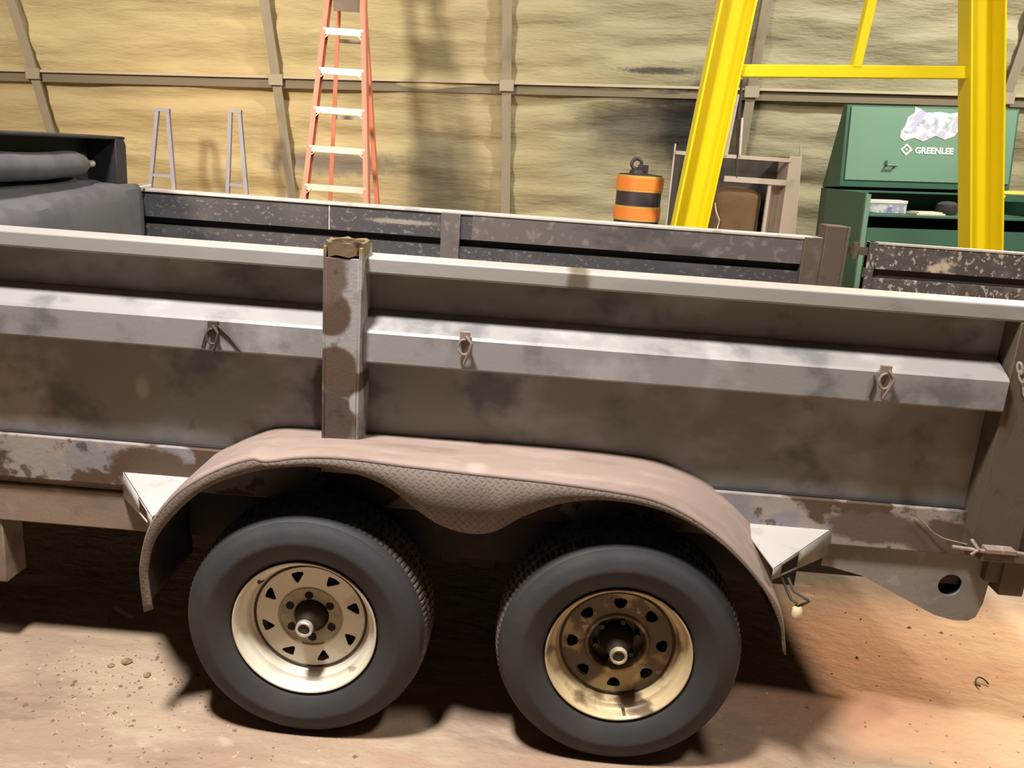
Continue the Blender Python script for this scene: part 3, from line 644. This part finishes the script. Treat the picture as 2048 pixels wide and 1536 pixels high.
L1, L2 = (.982, 1.338), (1.097, 2.587); R1, R2 = (2.682, 1.34), (2.414, 2.667)
ibeam('leg', GP(*ext(L1, L2, .03)), GP(*ext(L1, L2, 3.6)), .195, .14)
ibeam('leg', GP(*ext(R1, R2, .10)), GP(*ext(R1, R2, 3.66)), .188, .155)
obj('crossbar', G().bar(GP(1.17, 2.222), GP(2.42, 2.292), .06, .066), M_yel, GA, bevel=.004)
obj('brace', G().bar(GP(1.795, 2.28), GP(1.89, 3.6), .05, .066, (0,1,0)), M_yel, GA, bevel=.004)
obj('top_beam', G().bar(GP(1.0, 3.66), GP(2.5, 3.72), .12, .16), M_yel, GA, bevel=.004)
for px_, pz_ in (ext(L1, L2, .02), ext(R1, R2, .07)):
    v = GP(px_, pz_); obj('foot_plate', G().box(v[0]-.2, v[0]+.2, -.3, .3, v[2]-.02, v[2]+.02), M_yel, GA)

# ---------------------------------------------------------------- steel rack with sack
M_rack = material('dull grey rack paint', (.46, .40, .35), [('n', (.34, .29, .25), 6, .5, .7, X1, 4, 3, .6)], rough=.5)
M_rackd = material('rack back', (.04, .033, .028), rough=.7)
RK = thing('steel_rack', 'grey steel rack with open frame between the yellow legs', 'rack', (1.72, 5.3, 0))
B = lambda x0, x1, y0, y1, z0, z1: G().box(x0-1.72, x1-1.72, y0, y1, z0, z1)
obj('post', B(1.17, 1.215, 0, .05, 0, 1.80), M_rackd, RK); obj('post', B(1.155, 1.168, .0, .02, 0, 1.86), M_rack, RK)
g = G().prism([(.497, 1.825), (.395, 1.825), (.405, 0), (.62, 0)], .0, .35); obj('side_panel', g, M_rack, RK, bevel=.004)
obj('top_rail', B(1.17, 2.13, -.01, .03, 1.775, 1.805), M_rack, RK); obj('shelf_rail', B(1.60, 2.12, -.01, .03, 1.585, 1.63), M_rack, RK)
obj('inner_post', B(1.975, 2.0, 0, .04, 0, 1.60), M_rack, RK); obj('inner_panel', B(2.01, 2.12, .12, .14, 0, 1.6), M_rack, RK)
obj('back_panel', B(1.22, 2.12, .33, .35, .02, 1.78), M_rackd, RK); obj('shelf', B(1.2, 2.12, 0, .34, 1.14, 1.16), M_rack, RK)
obj('rod_holder', G().tube([(1.70-1.72, .0, 1.62), (1.655-1.72, .0, 2.05), (1.645-1.72, .02, 2.40)], .012, 8), M_rackd, RK)
tag(obj('bright_rod', G().tube([(1.70-1.72, -.02, 1.80), (1.68-1.72, -.02, 2.10)], .010, 8), M_alu, RK), 'bright thin rod')
obj('hanging_strap', G().tube([(1.585-1.72, .0, 1.79), (1.60-1.72, .0, 2.02), (1.62-1.72, .0, 2.28)], .018, 8), M_rack, RK)
obj('pin', G().tube([(.49, .03, 1.82), (.475, .03, 1.92)], .008, 6), M_rack, RK)
M_sack = material('brown burlap', (.13, .078, .036), [('n', (.08, .048, .022), 7, .5, .7, X1, 5, 3, .7)], rough=.9, bump=.003, bscale=70)
g = G(); NU, NV = 28, 18
for j in range(NV+1):
    t = j/NV
    for i in range(NU):
        a = 2*math.pi*i/NU; ca, sa = math.cos(a), math.sin(a); q = (abs(ca)**3+abs(sa)**3)**(-1/3)
        w = (.215 if t < .78 else .215*math.sqrt(max(.02, 1-((t-.78)/.225)**2)))
        k_ = 1+.06*noise.noise(Vector((ca*2, sa*2, t*4)))
        g.v.append((w*ca*q*k_, w*.62*sa*q*k_, .385*t))
g.f = [(j*NU+i, j*NU+(i+1) % NU, (j+1)*NU+(i+1) % NU, (j+1)*NU+i) for j in range(NV) for i in range(NU)] + [tuple(range(NU))[::-1], tuple(NV*NU+i for i in range(NU))]
sk = obj('sack', g, M_sack, None, angle=80); sk.location = (1.745, 5.46, 1.162)
tag(sk, 'slumped brown burlap sack sitting inside the grey rack', 'sack')
obj('tie_cord', G().tube([(-.19, -.13, .24), (-.175, -.15, .17), (-.14, -.155, .10), (-.15, -.155, .02)], .006, 6), M_edge, sk)

# ---------------------------------------------------------------- green tool chest
M_green = material('shaded green paint', (.045, .125, .09), [('n', (.035, .095, .07), 3, .5, .7, X1, 4, 3, .6)], rough=.45)  # darker than the lid face: the shade of the sides is in this green
M_lid = material('pale green lid', (.14, .27, .20), [('n', (.17, .28, .21), 2, .5, .7, X1, 4, 3, .6)], rough=.42)
CH = thing('tool_chest', 'tall green job-site tool chest with raised lid right of the grey rack', 'chest', (2.64, 4.70, 0), TILT)
w = 1.42; dp = 1.14
obj('left_side', G().box(0, .02, 0, dp, .05, 1.585), M_green, CH, bevel=.003); obj('right_side', G().box(w-.02, w, 0, dp, .05, 1.585), M_green, CH)
obj('back', G().box(.02, w-.02, dp-.03, dp, .05, 1.60), M_green, CH); obj('base', G().box(0, w, 0, dp, .0, .06), M_green, CH)
obj('front_panel', G().box(.02, w-.02, .0, .02, .06, 1.32), M_green, CH); obj('shelf', G().box(.02, w-.02, .0, dp-.03, 1.405, 1.425), M_green, CH, bevel=.003)
obj('tray', G().box(.02, w-.02, .1, dp-.03, 1.15, 1.17), M_green, CH); obj('rear_ledge', G().box(.02, w-.02, .62, dp-.03, 1.57, 1.585), M_green, CH)
obj('door_edge', G().box(-.005, .03, -.03, .0, .06, 1.575), M_lid, CH)
g = G().prism_x([(1.12, 1.59), (.655, 1.61), (.65, 1.655), (.70, 2.27), (.78, 2.275)], -.0, 1.40); lid = obj('lid', g, M_green, CH, bevel=.004)
n_ = Vector((0, -.61, .05)).normalized()           # lid front face
def LP(x, s, o=.004): # s 0 bottom .. 1 top
    p = Vector((x, .65+.05*s, 1.655+.61*s)) + n_*o; return p
tag(obj('lid_face', G().add([LP(.035, .02, .012), LP(1.38, .02, .012), LP(1.38, .985, .012), LP(.035, .985, .012), LP(.035, .02, 0), LP(1.38, .02, 0), LP(1.38, .985, 0), LP(.035, .985, 0)], [(0,1,2,3), (0,4,5,1), (1,5,6,2), (2,6,7,3), (3,7,4,0)]), M_lid, lid), 'pale green sloped lid face')
M_white = material('white sticker', (.66, .66, .72), [('n', (.42, .42, .62), 13, .50, .56, X1, 3, 3, .9), ('n', (.25, .36, .32), 13, .6, .64, X1, 3, 6, .8)], rough=.5)
cu = bpy.data.curves.new('sticker', 'CURVE'); cu.dimensions = '2D'; cu.fill_mode = 'BOTH'; cu.extrude = .001
spline([(0, .03), (.04, 0), (.12, .03), (.2, .0), (.3, .05), (.38, .02), (.46, .05), (.5, .12), (.47, .25), (.40, .235), (.33, .25), (.2, .24), (.15, .27), (.1, .29), (.1, .235), (.05, .20), (.03, .12), (.0, .08)])
def decal(name, me, x, s, mt, k=1):
    ux = Vector((1,0,0)); uy = Vector((0, .05, .61)).normalized(); o_ = LP(x, s, .015)
    me.transform(Matrix((( ux.x, uy.x, n_.x, o_.x), (ux.y, uy.y, n_.y, o_.y), (ux.z, uy.z, n_.z, o_.z), (0,0,0,1))) @ Matrix.Scale(k, 4))
    return link(name, me, mt, lid)
decal('sticker', curve_mesh(cu, 'sticker'), .45, .55, M_white, .96)
M_let = material('pale lettering', (.62, .72, .74), rough=.5)
tc_ = bpy.data.curves.new('lettering', 'FONT'); tc_.body = 'GREENLEE'; tc_.size = .068; tc_.extrude = .001; tc_.offset = .003
decal('lettering', curve_mesh(tc_, 'lettering'), .585, .395, M_let, 1)
cu = bpy.data.curves.new('emblem', 'CURVE'); cu.dimensions = '2D'; cu.fill_mode = 'BOTH'; cu.extrude = .001
spline([(-.05, 0), (0, -.05), (.05, 0), (0, .05)]); spline([(-.03, 0), (0, -.03), (.03, 0), (0, .03)]); spline([(-.012, 0), (0, -.012), (.012, 0), (0, .012)])
decal('emblem', curve_mesh(cu, 'emblem'), .515, .44, M_let, 1)
g = G(); a = LP(.36, .22, .02); g.tube([a, a+n_*.03, a+n_*.03+Vector((.075, 0, 0)), a+Vector((.075, 0, .0))], .009, 8); g.tube([a+Vector((0,0,.04)), a], .009, 6)
obj('lid_handle', g, M_green, lid)
# things on its shelf (own top-level objects)
def chp(x, y, z): return Matrix.Rotation(TILT, 4, 'Y') @ Vector((x, y, z)) + CH.location
M_box = material('printed carton', (.30, .33, .45), [('n', (.62, .60, .55), 16, .52, .6, X1, 3, 3, .8), ('n', (.12, .14, .26), 11, .58, .64, X1, 3, 7, .8)], rough=.5)
bx = thing('carton', 'small blue and white printed carton on the green chest shelf', 'box', chp(.20, .20, 1.427), TILT)
obj('carton_body', G().box(-.155, .17, -.08, .1, 0, .085), M_box, bx, bevel=.003); obj('carton_lid', G().box(-.158, .173, -.083, .103, .078, .10), material('carton lid', (.66, .66, .62), rough=.5), bx)
M_paper = material('pale paper', (.62, .62, .50), rough=.7)
pp = obj('paper_stack', G().box(-.11, .12, -.08, .1, 0, .012).box(-.09, .10, -.07, .08, .012, .022), M_paper); pp.location = chp(.52, .12, 1.427); pp.rotation_euler = (0, TILT, .1)
tag(pp, 'loose pale papers lying on the chest shelf beside the carton', 'papers')
g = G().lathe([(0, 0), (.07, 0), (.085, .03), (.08, .075), (.05, .095), (0, .10)], 16, 'Z'); cl = obj('cable_coil', g, M_black); cl.location = chp(.74, .25, 1.43); cl.rotation_euler = (0, TILT, 0)
tag(cl, 'dark coiled cable on the chest shelf next to the yellow post', 'cable')
# yellow strap hung over the right side of the chest
M_strap = material('yellow strap', (.80, .74, .12), rough=.6)
obj('header', G().box(.93, w-.02, 0, .03, 1.55, 1.60), M_green, CH)
st = obj('ratchet_strap', G().bar((.975, -.012, 1.485), (1.03, -.012, 1.60), .035, .006, (0,1,0)).bar((1.03, -.012, 1.60), (1.0, .0, 1.615), .035, .006, (0,1,0)).bar((.95, .015, 1.618), (1.38, .015, 1.618), .034, .022, (0,0,1)), M_strap)
st.location = chp(0, 0, 0); st.rotation_euler = (0, TILT, 0)
tag(st, 'yellow strap end hung over the green chest at the right edge', 'strap')
# ---------------------------------------------------------------- grit on the floor
M_grit = material('grit', (.20, .12, .08), [('n', (.55, .40, .28), 30, .5, .6, X1, 2, 3, 1)], rough=.9)
g = G()
for k in range(800):
    if k < 330: x, y = random.gauss(-1.0, .22), random.gauss(.12, .16)
    elif k < 600: x, y = random.uniform(-1.7, -.3), random.uniform(-.45, .4)
    else: x, y = random.uniform(.6, 2.1), random.uniform(-.4, 1.2)
    r = random.choice((.002, .003, .004, .005, .008)); r *= random.uniform(.6, 1.3)
    vs = [(x+r*random.uniform(.7, 1.3)*a, y+r*random.uniform(.7, 1.3)*b, r*random.uniform(.4, .9)*c) for a, b, c in ((1,0,0),(0,1,0),(-1,0,0),(0,-1,0),(0,0,1),(0,0,-.5))]
    g.add(vs, [(0,1,4),(1,2,4),(2,3,4),(3,0,4),(1,0,5),(2,1,5),(3,2,5),(0,3,5)])
tag(obj('floor_grit', g, M_grit, None, angle=10), 'fine grit and dirt crumbs scattered on the floor before the wheels', 'grit', None, 'stuff')
ws = obj('wood_splinter', G().bar((-.045, .03, .006), (.045, -.02, .006), .012, .008), M_edge); ws.location = (-1.255, .535, 0)
tag(ws, 'pale splinter lying in the shade under the trailer', 'splinter')
cs = obj('wire_scrap', G().tube([Vector((.022*math.cos(a), .03*math.sin(a), .004+.012*abs(math.sin(a)))) for a in [.2+.32*k for k in range(12)]], .003, 6), M_wire); cs.location = (1.80, .555, 0)
tag(cs, 'curled dark wire scrap lying on the orange-lit floor at the right', 'wire')
M_clod = material('dirt clod', (.30, .20, .13), [('n', (.14, .085, .055), 40, .45, .6, X1, 3, 3, 1)], rough=.95, bump=.003, bscale=80)
def clod(x, y, r, label):
    g = G().lathe([(.05*r, 0), (.9*r, .12*r), (r, .3*r), (.7*r, .6*r), (.05*r, .75*r)], 10, 'Z')
    g.v = [(a*(1+.5*noise.noise(Vector((a/r*1.3+x*9, b/r*1.3, c/r)))), b*(1+.5*noise.noise(Vector((a/r*1.3, b/r*1.3+y*9, c/r)))), c) for a, b, c in g.v]
    o = obj('dirt_clod', g, M_clod, angle=20); o.location = (x, y, 0); tag(o, label, 'dirt', 'dirt clods left of the front wheel')
clod(-1.107, .262, .016, 'larger pale dirt clod on the floor left of the cream-rimmed wheel')
clod(-1.01, .20, .012, 'small dark dirt clod closest to the cream-rimmed wheel')
clod(-1.145, .235, .010, 'smallest dirt clod, on the left of the larger pale clod')
